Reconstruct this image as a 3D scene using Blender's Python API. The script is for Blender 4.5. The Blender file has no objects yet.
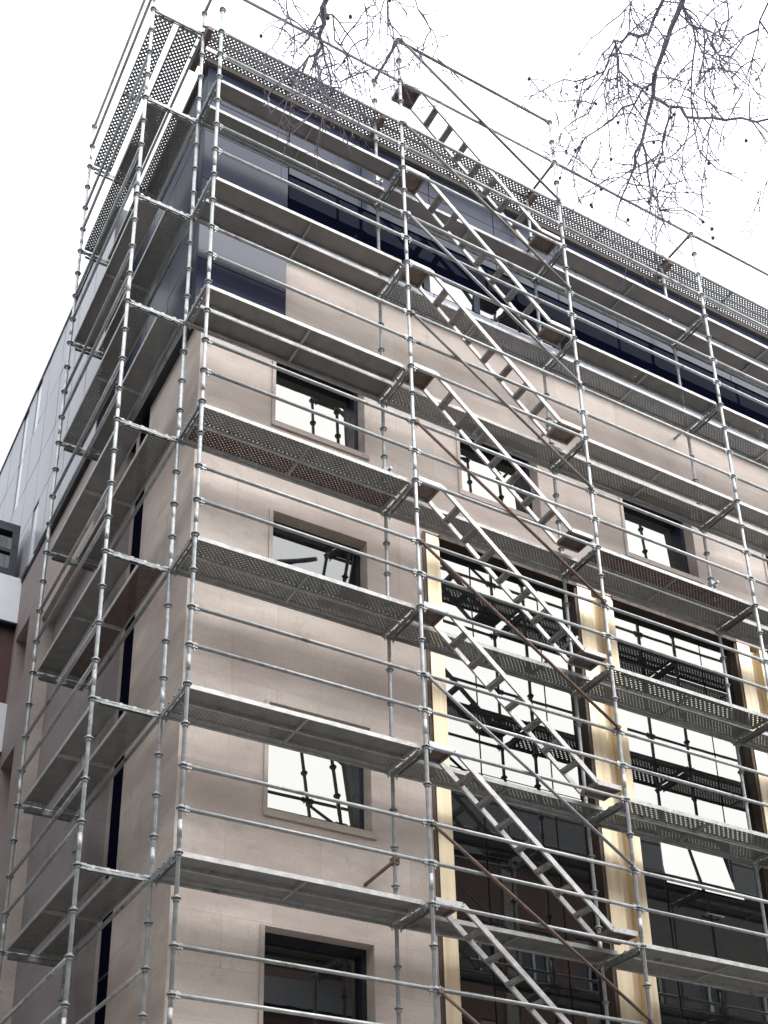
import bpy, bmesh, math, random
from mathutils import Vector, Matrix
random.seed(11)
SC = bpy.context.scene
COL = SC.collection
R = math.radians
GROUND = -4.93                                   # street level; the lowest platform in view is z = 2

# ------------------------------------------------------------------ mesh helper
class MB:
    def __init__(self):
        self.v, self.f, self.s, self.m = [], [], [], []
    def add(self, vs, fs, smooth=False, mi=0):
        o = len(self.v)
        self.v += [tuple(p) for p in vs]
        for q in fs:
            self.f.append([i + o for i in q]); self.s.append(smooth); self.m.append(mi)
        return self
    def box(self, x0, x1, y0, y1, z0, z1, mi=0):
        vs = [(x, y, z) for z in (z0, z1) for y in (y0, y1) for x in (x0, x1)]
        return self.add(vs, [(0, 2, 3, 1), (4, 5, 7, 6), (0, 1, 5, 4), (2, 6, 7, 3), (0, 4, 6, 2), (1, 3, 7, 5)], False, mi)
    def beam(self, a, b, w, h, up=(0, 0, 1), mi=0):          # rectangular bar from a to b
        a, b = Vector(a), Vector(b); d = (b - a).normalized(); u = Vector(up)
        s = d.cross(u).normalized(); u = s.cross(d).normalized()
        vs = []
        for p in (a, b):
            for sx, sz in ((-1, -1), (1, -1), (1, 1), (-1, 1)):
                vs.append(p + s * (sx * w / 2) + u * (sz * h / 2))
        return self.add(vs, [(3, 2, 1, 0), (4, 5, 6, 7), (0, 1, 5, 4), (1, 2, 6, 5), (2, 3, 7, 6), (3, 0, 4, 7)], False, mi)
    def tube(self, pts, r, n=10, mi=0):                      # round tube through points, r a number or a list
        pts = [Vector(p) for p in pts]
        rs = r if isinstance(r, (list, tuple)) else [r] * len(pts)
        vs, fs = [], []
        ref = None
        for i, p in enumerate(pts):
            d = (pts[min(i + 1, len(pts) - 1)] - pts[max(i - 1, 0)]).normalized()
            if ref is None:
                ref = d.cross(Vector((0, 0, 1)) if abs(d.z) < .9 else Vector((1, 0, 0))).normalized()
            u = (ref - d * ref.dot(d)).normalized(); w = d.cross(u); ref = u
            for k in range(n):
                t = 2 * math.pi * k / n
                vs.append(p + u * (rs[i] * math.cos(t)) + w * (rs[i] * math.sin(t)))
        for i in range(len(pts) - 1):
            for k in range(n):
                a, b = i * n + k, i * n + (k + 1) % n
                fs.append((a, b, b + n, a + n))
        self.add(vs, fs, True, mi)
        o = len(self.v) - len(vs)
        self.f.append([o + k for k in range(n)][::-1]); self.s.append(False); self.m.append(mi)
        self.f.append([o + (len(pts) - 1) * n + k for k in range(n)]); self.s.append(False); self.m.append(mi)
        return self
    def quad(self, a, b, c, d, mi=0):
        return self.add([a, b, c, d], [(0, 1, 2, 3)], False, mi)
    def ball(self, c, r, mi=0, nu=8, nv=6):
        vs, fs = [(c[0], c[1], c[2] - r)], []
        for j in range(1, nv):
            t = math.pi * j / nv - math.pi / 2
            for i in range(nu):
                p = 2 * math.pi * i / nu
                vs.append((c[0] + r * math.cos(t) * math.cos(p), c[1] + r * math.cos(t) * math.sin(p), c[2] + r * math.sin(t)))
        vs.append((c[0], c[1], c[2] + r)); L = len(vs) - 1
        for i in range(nu):
            fs.append((0, 1 + (i + 1) % nu, 1 + i)); b = 1 + (nv - 2) * nu
            fs.append((b + i, b + (i + 1) % nu, L))
            for j in range(nv - 2):
                q = 1 + j * nu
                fs.append((q + i, q + (i + 1) % nu, q + nu + (i + 1) % nu, q + nu + i))
        return self.add(vs, fs, True, mi)
    def build(self, name, mats, parent=None, at=(0, 0, 0), org=None):
        """One mesh object. Vertices are world points; org is the world place of the thing that parents it."""
        me = bpy.data.meshes.new(name)
        ox, oy, oz = org if org is not None else (0, 0, 0)
        me.from_pydata([(x - ox, y - oy, z - oz) for x, y, z in self.v], [], self.f)
        for p, s, m in zip(me.polygons, self.s, self.m):
            p.use_smooth = s; p.material_index = m
        for m in (mats if isinstance(mats, (list, tuple)) else [mats]):
            me.materials.append(m)
        me.update()
        o = bpy.data.objects.new(name, me); COL.objects.link(o)
        o.location = at
        if parent: o.parent = parent
        return o

def thing(name, loc, label, cat, group=None):
    o = bpy.data.objects.new(name, None); COL.objects.link(o)
    o.location = loc; o.empty_display_size = .2
    tag(o, label, cat, group); return o
def tag(o, label, cat, group=None):
    o['label'] = label; o['category'] = cat
    if group: o['group'] = group
def structure(o):
    o['kind'] = 'structure'; return o

# ------------------------------------------------------------------ materials
def material(name):
    m = bpy.data.materials.new(name); m.use_nodes = True
    nt = m.node_tree; b = nt.nodes['Principled BSDF']
    return m, nt, b
def N(nt, t, **k):
    n = nt.nodes.new(t)
    for a, v in k.items():
        if a in n.inputs: n.inputs[a].default_value = v
        else: setattr(n, a, v)
    return n
def ramp(nt, fac, stops):
    r = N(nt, 'ShaderNodeValToRGB'); el = r.color_ramp.elements
    while len(el) < len(stops): el.new(.5)
    for e, (p, c) in zip(el, stops):
        e.position = p; e.color = (*c, 1) if len(c) == 3 else c
    nt.links.new(fac, r.inputs[0]); return r.outputs[0]
def mapped(nt, scale=(1, 1, 1), kind='Object', rot=(0, 0, 0)):
    t = N(nt, 'ShaderNodeTexCoord'); mp = N(nt, 'ShaderNodeMapping')
    mp.inputs['Scale'].default_value = scale; mp.inputs['Rotation'].default_value = rot
    nt.links.new(t.outputs[kind], mp.inputs[0]); return mp.outputs[0]
def noise(nt, vec, scale, detail=4, rough=.55):
    n = N(nt, 'ShaderNodeTexNoise', Scale=scale, Detail=detail, Roughness=rough)
    nt.links.new(vec, n.inputs['Vector']); return n.outputs['Fac']
def mixc(nt, a, b, fac, mode='MIX'):
    m = N(nt, 'ShaderNodeMix', data_type='RGBA', blend_type=mode)
    for s, v in ((m.inputs[6], a), (m.inputs[7], b), (m.inputs[0], fac)):
        if hasattr(v, 'is_linked') or isinstance(v, bpy.types.NodeSocket): nt.links.new(v, s)
        elif isinstance(v, (int, float)): s.default_value = v
        else: s.default_value = (*v, 1)
    return m.outputs[2]
def bump(nt, b, h, strength, dist):
    n = N(nt, 'ShaderNodeBump', Strength=strength, Distance=dist)
    nt.links.new(h, n.inputs['Height']); nt.links.new(n.outputs[0], b.inputs['Normal'])

def speckled(name, c0, c1, rough=.5, metal=0., scale=6., stretch=(1, 1, 1), rnd=.12, rust=None):
    m, nt, b = material(name)
    v = mapped(nt, stretch)
    col = ramp(nt, noise(nt, v, scale, 5, .65), [(.3, c0), (.7, c1)])
    if rust:
        f = ramp(nt, noise(nt, mapped(nt), 3.1, 6, .7), [(rust[1], (0, 0, 0)), (rust[1] + .09, (1, 1, 1))])
        col = mixc(nt, col, rust[0], f)
    oi = N(nt, 'ShaderNodeObjectInfo')
    hv = N(nt, 'ShaderNodeHueSaturation'); mr = N(nt, 'ShaderNodeMapRange')
    mr.inputs['To Min'].default_value = 1 - rnd; mr.inputs['To Max'].default_value = 1 + rnd
    nt.links.new(oi.outputs['Random'], mr.inputs['Value']); nt.links.new(mr.outputs[0], hv.inputs['Value'])
    nt.links.new(col, hv.inputs['Color']); nt.links.new(hv.outputs[0], b.inputs['Base Color'])
    rg = ramp(nt, noise(nt, v, scale * 2.3, 3), [(.3, (rough - .1,) * 3), (.7, (rough + .12,) * 3)])
    nt.links.new(rg, b.inputs['Roughness']); b.inputs['Metallic'].default_value = metal
    return m, nt, b

def perforated(name, base, pitch, hole):
    m = base.copy(); m.name = name; nt = m.node_tree
    out = [n for n in nt.nodes if n.type == 'OUTPUT_MATERIAL'][0]
    b = [n for n in nt.nodes if n.type == 'BSDF_PRINCIPLED'][0]
    v = mapped(nt, (1 / pitch, 1 / pitch, 0))
    ds = []
    for off in (0., .5):
        a = N(nt, 'ShaderNodeVectorMath', operation='ADD'); a.inputs[1].default_value = (off, off, 0)
        fr = N(nt, 'ShaderNodeVectorMath', operation='FRACTION')
        sb = N(nt, 'ShaderNodeVectorMath', operation='SUBTRACT'); sb.inputs[1].default_value = (.5, .5, 0)
        ln = N(nt, 'ShaderNodeVectorMath', operation='LENGTH')
        nt.links.new(v, a.inputs[0]); nt.links.new(a.outputs[0], fr.inputs[0]); nt.links.new(fr.outputs[0], sb.inputs[0]); nt.links.new(sb.outputs[0], ln.inputs[0])
        ds.append(ln.outputs['Value'])
    mn = N(nt, 'ShaderNodeMath', operation='MINIMUM'); nt.links.new(ds[0], mn.inputs[0]); nt.links.new(ds[1], mn.inputs[1])
    lt = N(nt, 'ShaderNodeMath', operation='LESS_THAN'); nt.links.new(mn.outputs[0], lt.inputs[0]); lt.inputs[1].default_value = hole / pitch
    tr = N(nt, 'ShaderNodeBsdfTransparent'); mx = N(nt, 'ShaderNodeMixShader')
    nt.links.new(lt.outputs[0], mx.inputs[0]); nt.links.new(b.outputs[0], mx.inputs[1]); nt.links.new(tr.outputs[0], mx.inputs[2])
    nt.links.new(mx.outputs[0], out.inputs[0]); return m

RUST = (.10, .042, .022)
M = {}
M['tube'] = speckled('galvanised_tube', (.27, .285, .29), (.49, .505, .51), .47, .45, 9, (1, 1, 1), .18, ((.22, .165, .135), .585))[0]
M['coupler'] = speckled('galvanised_casting', (.20, .21, .21), (.40, .41, .41), .5, .5, 20, (1, 1, 1), .15, ((.22, .16, .12), .66))[0]
M['rail'] = speckled('galvanised_rail', (.29, .305, .31), (.48, .495, .495), .48, .45, 9, (1, 1, 1), .24, ((.20, .15, .12), .59))[0]
M['rusty_tube'] = speckled('rusty_tube', (.085, .05, .038), (.21, .14, .11), .75, 0, 7)[0]
M['brown_tube'] = speckled('weathered_tube', (.17, .145, .125), (.30, .28, .26), .6, .3, 6)[0]
M['deck'] = speckled('deck_steel', (.185, .188, .182), (.275, .275, .262), .6, .1, 5, (1, 1, 1), .16, ((.14, .105, .085), .66))[0]
M['deck_edge'] = speckled('deck_edge_steel', (.33, .335, .325), (.52, .52, .50), .5, .4, 7, (1, 1, 1), .14, ((.18, .135, .10), .60))[0]
M['deck_brown'] = speckled('deck_plywood', (.25, .235, .225), (.33, .312, .30), .7, 0, 3, (1, 1, 1), .08)[0]
M['deck_rust'] = speckled('deck_rusted', (.085, .055, .05), (.15, .105, .095), .8, 0, 8)[0]
M['perf'] = perforated('deck_perforated', M['deck'], .060, .0074)
M['perf_top'] = perforated('deck_dense_perforated', M['deck'], .066, .0108)
M['perf_mid'] = perforated('deck_wide_perforated', M['deck'], .085, .0135)
M['perf_open'] = perforated('deck_open_perforated', M['deck'], .072, .0130)
M['perf_rust'] = perforated('deck_rusted_perforated', M['deck_rust'], .060, .0074)
M['stair'] = speckled('ladder_alloy', (.34, .33, .32), (.54, .535, .52), .46, .5, 8, (1, 1, 1), .12, ((.15, .085, .058), .60))[0]
M['tread'] = speckled('ladder_tread', (.20, .19, .18), (.33, .32, .31), .6, .3, 9, (1, 1, 1), .1, ((.14, .08, .05), .60))[0]
M['landing'] = speckled('ladder_landing', (.13, .082, .064), (.27, .21, .18), .7, 0, 7, (1, 1, 1), .25)[0]

def stone(name, a, b_, dark, joints=True):
    m, nt, b = material(name)
    t = N(nt, 'ShaderNodeTexCoord'); sp = N(nt, 'ShaderNodeSeparateXYZ'); nt.links.new(t.outputs['Object'], sp.inputs[0])
    ad = N(nt, 'ShaderNodeMath', operation='ADD'); nt.links.new(sp.outputs[0], ad.inputs[0]); nt.links.new(sp.outputs[1], ad.inputs[1])
    cb = N(nt, 'ShaderNodeCombineXYZ'); nt.links.new(ad.outputs[0], cb.inputs[0]); nt.links.new(sp.outputs[2], cb.inputs[1])
    br = N(nt, 'ShaderNodeTexBrick', Scale=1.0)
    br.inputs['Brick Width'].default_value = 1.24; br.inputs['Row Height'].default_value = .62
    br.inputs['Mortar Size'].default_value = .0042; br.inputs['Mortar Smooth'].default_value = .4; br.inputs['Bias'].default_value = 0
    br.inputs['Color1'].default_value = (*a, 1); br.inputs['Color2'].default_value = (*b_, 1)
    br.inputs['Mortar'].default_value = (*[(x * .80) for x in b_], 1)
    nt.links.new(cb.outputs[0], br.inputs['Vector'])
    blot = ramp(nt, noise(nt, mapped(nt, (.35, .35, 1.0)), 1.2, 6, .62), [(.40, (0, 0, 0)), (.62, (1, 1, 1))])
    col = mixc(nt, br.outputs['Color'], dark, mixc(nt, (0, 0, 0), (.8,) * 3, blot))
    smear = ramp(nt, noise(nt, mapped(nt, (.28, .28, 1.25)), 1.5, 4, .5), [(.46, (0, 0, 0)), (.72, (.5,) * 3)])
    col = mixc(nt, col, [x * .78 for x in dark], smear)
    grime = ramp(nt, noise(nt, mapped(nt, (1.1, 1.1, .9)), 2.6, 7, .7), [(.56, (0, 0, 0)), (.70, (.5,) * 3)])
    col = mixc(nt, col, [x * .74 for x in dark], grime)
    drip = ramp(nt, noise(nt, mapped(nt, (9, 9, .35)), 1.0, 4, .6), [(.60, (0, 0, 0)), (.72, (.22,) * 3)])
    col = mixc(nt, col, [x * .7 for x in dark], drip)
    fine = ramp(nt, noise(nt, mapped(nt), 26, 3, .6), [(.3, (.93,) * 3), (.7, (1.05,) * 3)])
    col = mixc(nt, col, fine, 1.0, 'MULTIPLY')
    nt.links.new(col, b.inputs['Base Color']); b.inputs['Roughness'].default_value = .8
    bump(nt, b, noise(nt, mapped(nt), 40, 4, .6), .12, .01)
    return m
M['stone'] = stone('beige_stone', (.72, .635, .56), (.595, .51, .44), (.44, .36, .32))
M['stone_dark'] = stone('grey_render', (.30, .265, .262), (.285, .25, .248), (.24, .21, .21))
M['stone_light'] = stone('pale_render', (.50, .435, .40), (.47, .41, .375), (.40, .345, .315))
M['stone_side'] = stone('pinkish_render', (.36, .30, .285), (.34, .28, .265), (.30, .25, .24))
M['trim'] = speckled('stone_trim', (.44, .37, .32), (.54, .47, .41), .6, 0, 12)[0]
M['navy'] = speckled('navy_metal', (.012, .014, .026), (.020, .023, .040), .35, .0, 4, (1, 1, 1), .05)[0]
M['brown'] = speckled('brown_metal', (.055, .037, .028), (.10, .068, .05), .5, .3, 6)[0]
M['soffit'] = speckled('soffit', (.10, .085, .075), (.15, .13, .115), .7, 0, 4)[0]

def cladding(name, c0, c1, rough, coat):
    m, nt, b = material(name)
    col = ramp(nt, noise(nt, mapped(nt, (.4, .4, .3)), 1.2, 3), [(.3, c0), (.7, c1)])
    nt.links.new(col, b.inputs['Base Color']); b.inputs['Roughness'].default_value = rough
    b.inputs['Specular IOR Level'].default_value = .18 if coat < .1 else .3; b.inputs['Metallic'].default_value = .05; b.inputs['Coat Weight'].default_value = coat; b.inputs['Coat Roughness'].default_value = .08
    bump(nt, b, noise(nt, mapped(nt), .8, 2), .08, .03)
    return m
M['clad'] = cladding('blue_grey_panel', (.016, .022, .046), (.026, .034, .062), .38, .04)
M['clad_dark'] = cladding('navy_panel', (.012, .015, .040), (.018, .022, .052), .3, .25)
M['clad_sky_pale'] = cladding('sky_pale_panel', (.27, .285, .325), (.36, .375, .42), .4, .12)  # sky reflected by the side panels is put into this pale base colour
M['clad_sill'] = cladding('grey_sill_panel', (.20, .22, .27), (.26, .28, .33), .35, .5)

def glass(name, tint, refl, dark, wob=.10, top=.52):
    m, nt, b = material(name)
    out = [n for n in nt.nodes if n.type == 'OUTPUT_MATERIAL'][0]
    g = N(nt, 'ShaderNodeBsdfGlossy', Roughness=.012); g.inputs['Color'].default_value = (*tint, 1)
    b.inputs['Base Color'].default_value = (*dark, 1); b.inputs['Roughness'].default_value = .9; b.inputs['Specular IOR Level'].default_value = 0
    lw = N(nt, 'ShaderNodeLayerWeight', Blend=.35)
    mr = N(nt, 'ShaderNodeMapRange'); mr.inputs['To Min'].default_value = refl; mr.inputs['To Max'].default_value = top
    nt.links.new(lw.outputs['Facing'], mr.inputs['Value'])
    mx = N(nt, 'ShaderNodeMixShader'); nt.links.new(mr.outputs[0], mx.inputs[0]); nt.links.new(b.outputs[0], mx.inputs[1]); nt.links.new(g.outputs[0], mx.inputs[2])
    bp = N(nt, 'ShaderNodeBump', Strength=wob, Distance=.02); nt.links.new(noise(nt, mapped(nt), 1.7, 2), bp.inputs['Height'])
    nt.links.new(bp.outputs[0], g.inputs['Normal']); nt.links.new(mx.outputs[0], out.inputs[0])
    return m
M['glass'] = glass('mirror_glass', (.95, .95, .905), .15, (.005, .006, .008), .022, .255)
M['glass_dark'] = glass('dark_glass', (.6, .65, .8), .005, (.004, .005, .014), .02, .012)
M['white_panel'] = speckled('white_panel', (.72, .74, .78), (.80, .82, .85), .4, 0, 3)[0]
M['maroon'] = speckled('maroon_panel', (.055, .018, .018), (.085, .028, .026), .5, 0, 3)[0]

m, nt, b = material('gold_aluminium')
st = ramp(nt, noise(nt, mapped(nt, (9, 9, .35)), 1.4, 3), [(.25, (.60, .46, .29)), (.75, (.82, .71, .52))])  # upright colour streaks paint in the metal's streaky reflections
nt.links.new(st, b.inputs['Base Color']); b.inputs['Metallic'].default_value = .6
nt.links.new(ramp(nt, noise(nt, mapped(nt, (7, 7, .2)), 2, 3), [(.3, (.36,) * 3), (.7, (.46,) * 3)]), b.inputs['Roughness'])
bump(nt, b, noise(nt, mapped(nt, (5, 5, .5)), 1.1, 2), .10, .02)
M['gold'] = b.id_data and m
M['asphalt'] = speckled('asphalt', (.045, .045, .046), (.07, .07, .07), .9, 0, 14)[0]
M['paving'] = speckled('paving', (.24, .23, .22), (.32, .31, .29), .85, 0, 4)[0]
M['kerb'] = speckled('kerb_stone', (.30, .29, .28), (.38, .37, .36), .8, 0, 6)[0]
M['line'] = speckled('road_paint', (.6, .6, .58), (.78, .78, .76), .7, 0, 9)[0]
M['bark'] = speckled('plane_bark', (.22, .195, .26), (.34, .31, .385), .85, 0, 9)[0]
M['bark_trunk'] = speckled('plane_trunk_bark', (.10, .09, .07), (.32, .29, .22), .85, 0, 5)[0]
M['seed'] = speckled('seed_ball', (.10, .08, .09), (.19, .16, .17), .95, 0, 30)[0]

def brickmat(name, c1, c2, mortar, bw=.24, rh=.075):
    m, nt, b = material(name)
    t = N(nt, 'ShaderNodeTexCoord'); sp = N(nt, 'ShaderNodeSeparateXYZ'); nt.links.new(t.outputs['Object'], sp.inputs[0])
    ad = N(nt, 'ShaderNodeMath', operation='ADD'); nt.links.new(sp.outputs[0], ad.inputs[0]); nt.links.new(sp.outputs[1], ad.inputs[1])
    cb = N(nt, 'ShaderNodeCombineXYZ'); nt.links.new(ad.outputs[0], cb.inputs[0]); nt.links.new(sp.outputs[2], cb.inputs[1])
    br = N(nt, 'ShaderNodeTexBrick', Scale=1.0); br.inputs['Brick Width'].default_value = bw; br.inputs['Row Height'].default_value = rh
    br.inputs['Mortar Size'].default_value = .008
    for k, c in (('Color1', c1), ('Color2', c2), ('Mortar', mortar)): br.inputs[k].default_value = (*c, 1)
    nt.links.new(cb.outputs[0], br.inputs['Vector']); nt.links.new(br.outputs['Color'], b.inputs['Base Color']); b.inputs['Roughness'].default_value = .85
    return m
M['brick'] = brickmat('brown_brick', (.105, .06, .046), (.14, .08, .062), (.12, .095, .08))
M['quoin'] = brickmat('pale_quoin', (.28, .26, .225), (.24, .22, .19), (.12, .105, .09), .5, .22)
M['slate'] = speckled('slate_roof', (.025, .027, .034), (.04, .042, .05), .6, 0, 6)[0]
M['grey_stone'] = speckled('grey_stucco', (.13, .127, .12), (.17, .164, .156), .85, 0, 2)[0]
M['white_frame'] = speckled('white_frame', (.6, .6, .58), (.7, .7, .68), .5, 0, 4)[0]
M['dim_glass'] = glass('street_glass', (.8, .85, .9), .06, (.02, .022, .025), .05, .2)

# ------------------------------------------------------------------ ground
g = MB(); g.box(-400, 400, -400, 400, GROUND - .4, GROUND)
structure(g.build('ground', M['paving']))
g = MB(); g.box(-400, 400, -9.6, -4.2, GROUND - .2, GROUND + .004)
structure(g.build('road', M['asphalt']))
g = MB(); g.box(-6.2, -1.2, .4, 60, GROUND - .2, GROUND + .004); structure(g.build('road', M['asphalt']))  # unseen dark side road, added to cut light bounced onto the left face
for name, y0, y1 in (('pavement', -4.2, .2), ('pavement', -15.4, -9.6)):
    g = MB(); g.box(-60, 60, y0 + (.16 if y0 == -4.2 else 0), y1 - (.16 if y0 < -5 else 0), GROUND - .1, GROUND + .13); structure(g.build(name, M['paving']))
for y0 in (-4.2, -9.76):
    g = MB()
    for i in range(-40, 40): g.box(i * 1.5 + .004, i * 1.5 + 1.496, y0, y0 + .157, GROUND - .1, GROUND + .134)
    structure(g.build('kerb', M['kerb']))
g = MB()
for i in range(-20, 20): g.box(i * 3, i * 3 + 1.5, -6.96, -6.84, GROUND - .1, GROUND + .008)
structure(g.build('road_marking', M['line']))

# ------------------------------------------------------------------ office building
WX, WY = .36, .36                      # planes of the beige walls
B0 = (WX, WY, GROUND)
office = thing('office_building', B0, 'beige stone corner office block with navy top storey, wrapped in scaffolding', 'building')
def bpart(mb, name, mat, parent=office): return mb.build(name, mat, parent, org=B0)

def holed(mb, x0, x1, z0, z1, holes, depth, put, mi=0):
    """Sheet with rectangular openings and reveals; put(x, z, d) gives the point d behind the face."""
    xs = sorted({x0, x1, *[h[0] for h in holes], *[h[1] for h in holes]}); zs = sorted({z0, z1, *[h[2] for h in holes], *[h[3] for h in holes]})
    for i in range(len(xs) - 1):
        for j in range(len(zs) - 1):
            cx, cz = (xs[i] + xs[i + 1]) / 2, (zs[j] + zs[j + 1]) / 2
            if any(h[0] < cx < h[1] and h[2] < cz < h[3] for h in holes): continue
            mb.quad(put(xs[i], zs[j], 0), put(xs[i + 1], zs[j], 0), put(xs[i + 1], zs[j + 1], 0), put(xs[i], zs[j + 1], 0), mi)
    for a, b_, c, d in holes:
        for (p, q), (r, s) in (((a, c), (b_, c)), ((b_, c), (b_, d)), ((b_, d), (a, d)), ((a, d), (a, c))):
            mb.quad(put(p, q, 0), put(p, q, depth), put(r, s, depth), put(r, s, 0), mi)

FRONT = lambda x, z, d: (x, WY + d, z)
ROWS = [(-2.60, -1.02), (.39, 1.86), (3.33, 4.80), (6.42, 7.74), (9.28, 10.68)]
winL = [(1.50, 2.93, a, b_) for a, b_ in ROWS]
winT = [(4.57, 6.03, 9.28, 10.68), (7.72, 9.22, 9.28, 10.68), (10.88, 12.36, 9.28, 10.68), (14.0, 15.5, 9.28, 10.68)]
BAYS = [(4.12, 6.53), (7.25, 9.76), (10.52, 13.0), (13.75, 16.4)]
curtain = (3.84, 16.4, GROUND + .6, 8.27)
w = MB()
holed(w, WX, 1.60, GROUND, 10.72, [(1.50, 1.60, h[2], h[3]) for h in winL], .20, FRONT)
w = MB()
holed(w, WX, 17.0, GROUND, 12.44, winL + winT + [curtain], .20, FRONT)
w.quad((17, WY, GROUND), (17, 16, GROUND), (17, 16, 15.7), (17, WY, 15.7)); w.quad((WX, 16, GROUND), (17, 16, GROUND), (17, 16, 15.7), (WX, 16, 15.7))
bpart(w, 'front_wall', M['stone'])

def window(x0, x1, z0, z1):
    d0, d1 = WY + .195, WY + .46
    fr = MB(); t = .05
    fr.box(x0, x0 + t, d0, d1, z0, z1); fr.box(x1 - t - .015, x1, d0, d1, z0, z1)
    fr.box(x0 + t, x1 - t - .015, d0, d1, z1 - .09, z1); fr.box(x0 + t, x1 - t - .015, d0 + .09, d1, z0, z0 + t)
    f = bpart(fr, 'window', M['navy'])
    # the casements do not hang quite true: some stand a little open
    tl = {2: .15, 3: -.215, 4: .04}.get(ROWS.index((z0, z1)), 0); p = MB(); yb = WY + (.43 if tl < 0 else .245 if tl > .1 else .28)
    vs = [(x0 + t, yb, z0 + t), (x1 - t - .015, yb, z0 + t), (x1 - t - .015, yb + tl, z1 - .09), (x0 + t, yb + tl, z1 - .09)]
    p.add(vs + [(x, y + .02, z) for x, y, z in vs], [(0, 1, 2, 3), (7, 6, 5, 4), (0, 4, 5, 1), (1, 5, 6, 2), (2, 6, 7, 3), (3, 7, 4, 0)])
    bpart(p, 'pane', M['glass'], f)
    tr = MB(); k = .055
    tr.box(x0 - k, x0 - .002, WY - .022, WY + .05, z0 - k, z1 + .0)
    tr.box(x0 - k, x1 + k, WY - .035, WY + .06, z0 - k - .045, z0 - k)
    tr.box(x0 - .002, x1 + k, WY - .022, WY + .05, z0 - k, z0 - .002)
    bpart(tr, 'sill', M['trim'], f)
for q in winL + winT: window(*q)

# curtain wall: panes, brown mullions, gold pillars
GY = .50
FL = [(GROUND + .62, -1.3), (-1.28, 1.68), (1.70, 4.63), (4.65, 8.19)]
for bi, (x0, x1) in enumerate(BAYS):
    wd = x1 - x0
    xs = [x0, x0 + wd * .25, x0 + wd * .745, x1]
    for fi, (z0, z1) in enumerate(FL):
        p = MB()
        for i in range(3):
            a, b_ = xs[i] + .012, xs[i + 1] - .012
            if bi == 1 and fi == 2 and i == 1:
                continue
            e = [random.uniform(-.004, .004) for _ in range(3)]
            if bi == 1 and fi == 2 and i == 0: b_ = a + .50
            vs = [(a, GY + e[0], z0), (b_, GY + e[0] + e[1], z0), (b_, GY + e[0] + e[1] + e[2], z1), (a, GY + e[0] + e[2], z1)]
            p.add(vs + [(x, y + .03, z) for x, y, z in vs], [(0, 1, 2, 3), (7, 6, 5, 4), (0, 4, 5, 1), (1, 5, 6, 2), (2, 6, 7, 3), (3, 7, 4, 0)])
        f = bpart(p, 'curtain_glazing', M['glass'])
        fr = MB()
        fr.box(x0, x1, GY + .02, GY + .06, z1 - .012, z1 + .022)
        for x in xs[1:3]:
            if bi == 1 and fi == 2 and x == xs[1]: x = x0 + .53
            fr.box(x - .02, x + .02, GY + .018, GY + .06, z0, z1 - .014)
        bpart(fr, 'frame', M['navy'], f)
    # dark backing of the whole bay
    p = MB(); p.box(x0 - .05, x1 + .05, GY + .25, GY + .30, GROUND + .6, 8.27); bpart(p, 'bay_backing', M['navy'])
    s = MB(); s.box(x0 - .02, x1 + .02, WY - .05, GY + .02, 8.195, 8.268); bpart(s, 'window_head', M['brown'])
# the tilted open sash low in the second bay
a, b_ = 7.80, 9.27
sh = MB(); tilt = R(7.0)
def sp(x, z, d): zz = z - 3.66; return (x, GY - .015 + zz * math.sin(tilt) + d, 3.66 + zz * math.cos(tilt))
vs = [sp(a, 3.66, 0), sp(b_, 3.66, 0), sp(b_, 4.58, 0), sp(a, 4.58, 0)]
sh.add(vs + [(x, y + .03, z) for x, y, z in vs], [(0, 1, 2, 3), (7, 6, 5, 4), (0, 4, 5, 1), (1, 5, 6, 2), (2, 6, 7, 3), (3, 7, 4, 0)])
sash = bpart(sh, 'open_sash', M['glass'])
hd = MB(); hd.tube([(8.45, GY - .07, 3.28), (8.75, GY - .07, 3.28)], .012); hd.box(8.44, 8.47, GY - .07, GY - .02, 3.27, 3.29); hd.box(8.73, 8.76, GY - .07, GY - .02, 3.27, 3.29)
bpart(hd, 'handle', M['rail'], sash)
p = MB(); p.box(a, b_, GY, GY + .03, 1.70, 3.64); bpart(p, 'curtain_glazing', M['glass'])
# gold pillars
def pillar(x0, x1, groove):
    top = 8.22; z0 = GROUND + .15; yf = WY - .03
    p = MB()
    if groove:
        l = x0 + (x1 - x0) * .42; r = x1 - (x1 - x0) * .28
        p.box(x0 + .04, l, yf, GY, z0, top); p.box(r, x1, yf, GY, z0, top); p.box(l, r, yf + .11, GY, z0, top)
    else:
        p.box(x0 + .04, x1, yf, GY, z0, top)
    o = bpart(p, 'gold_pillar', M['gold'])
    s = MB(); s.box(x0 - .015, x0 + .037, yf + .015, GY, z0, top); bpart(s, 'brown_edge', M['brown'], o)
pillar(3.84, 4.10, False)
pillar(6.53, 7.24, True); pillar(9.77, 10.51, True); pillar(13.01, 13.74, True)

# navy top storey
CY, CX = .245, .20                     # planes of the cladding, a little proud of the stone
def panel_grid(mb, put, xs, zs, gap=.007, th=.03):
    for i in range(len(xs) - 1):
        for j in range(len(zs) - 1):
            a, b_, c, d = xs[i] + gap, xs[i + 1] - gap, zs[j] + gap, zs[j + 1] - gap
            e = random.uniform(-.004, .004)
            f = [put(a, c, 0), put(b_, c, e), put(b_, d, 0), put(a, d, -e)]; k = [put(x, z, th) for x, z in ((a, c), (b_, c), (b_, d), (a, d))]
            mb.add(f + k, [(0, 1, 2, 3), (7, 6, 5, 4), (0, 4, 5, 1), (1, 5, 6, 2), (2, 6, 7, 3), (3, 7, 4, 0)])
FC = lambda x, z, d: (x, CY + d, z)
LC = lambda y, z, d: (CX + d, y, z)
c = MB(); panel_grid(c, FC, [CX, 1.59], [10.72, 11.62, 12.52], .007); bpart(c, 'navy_corner_panel', M['clad_dark'])
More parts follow.
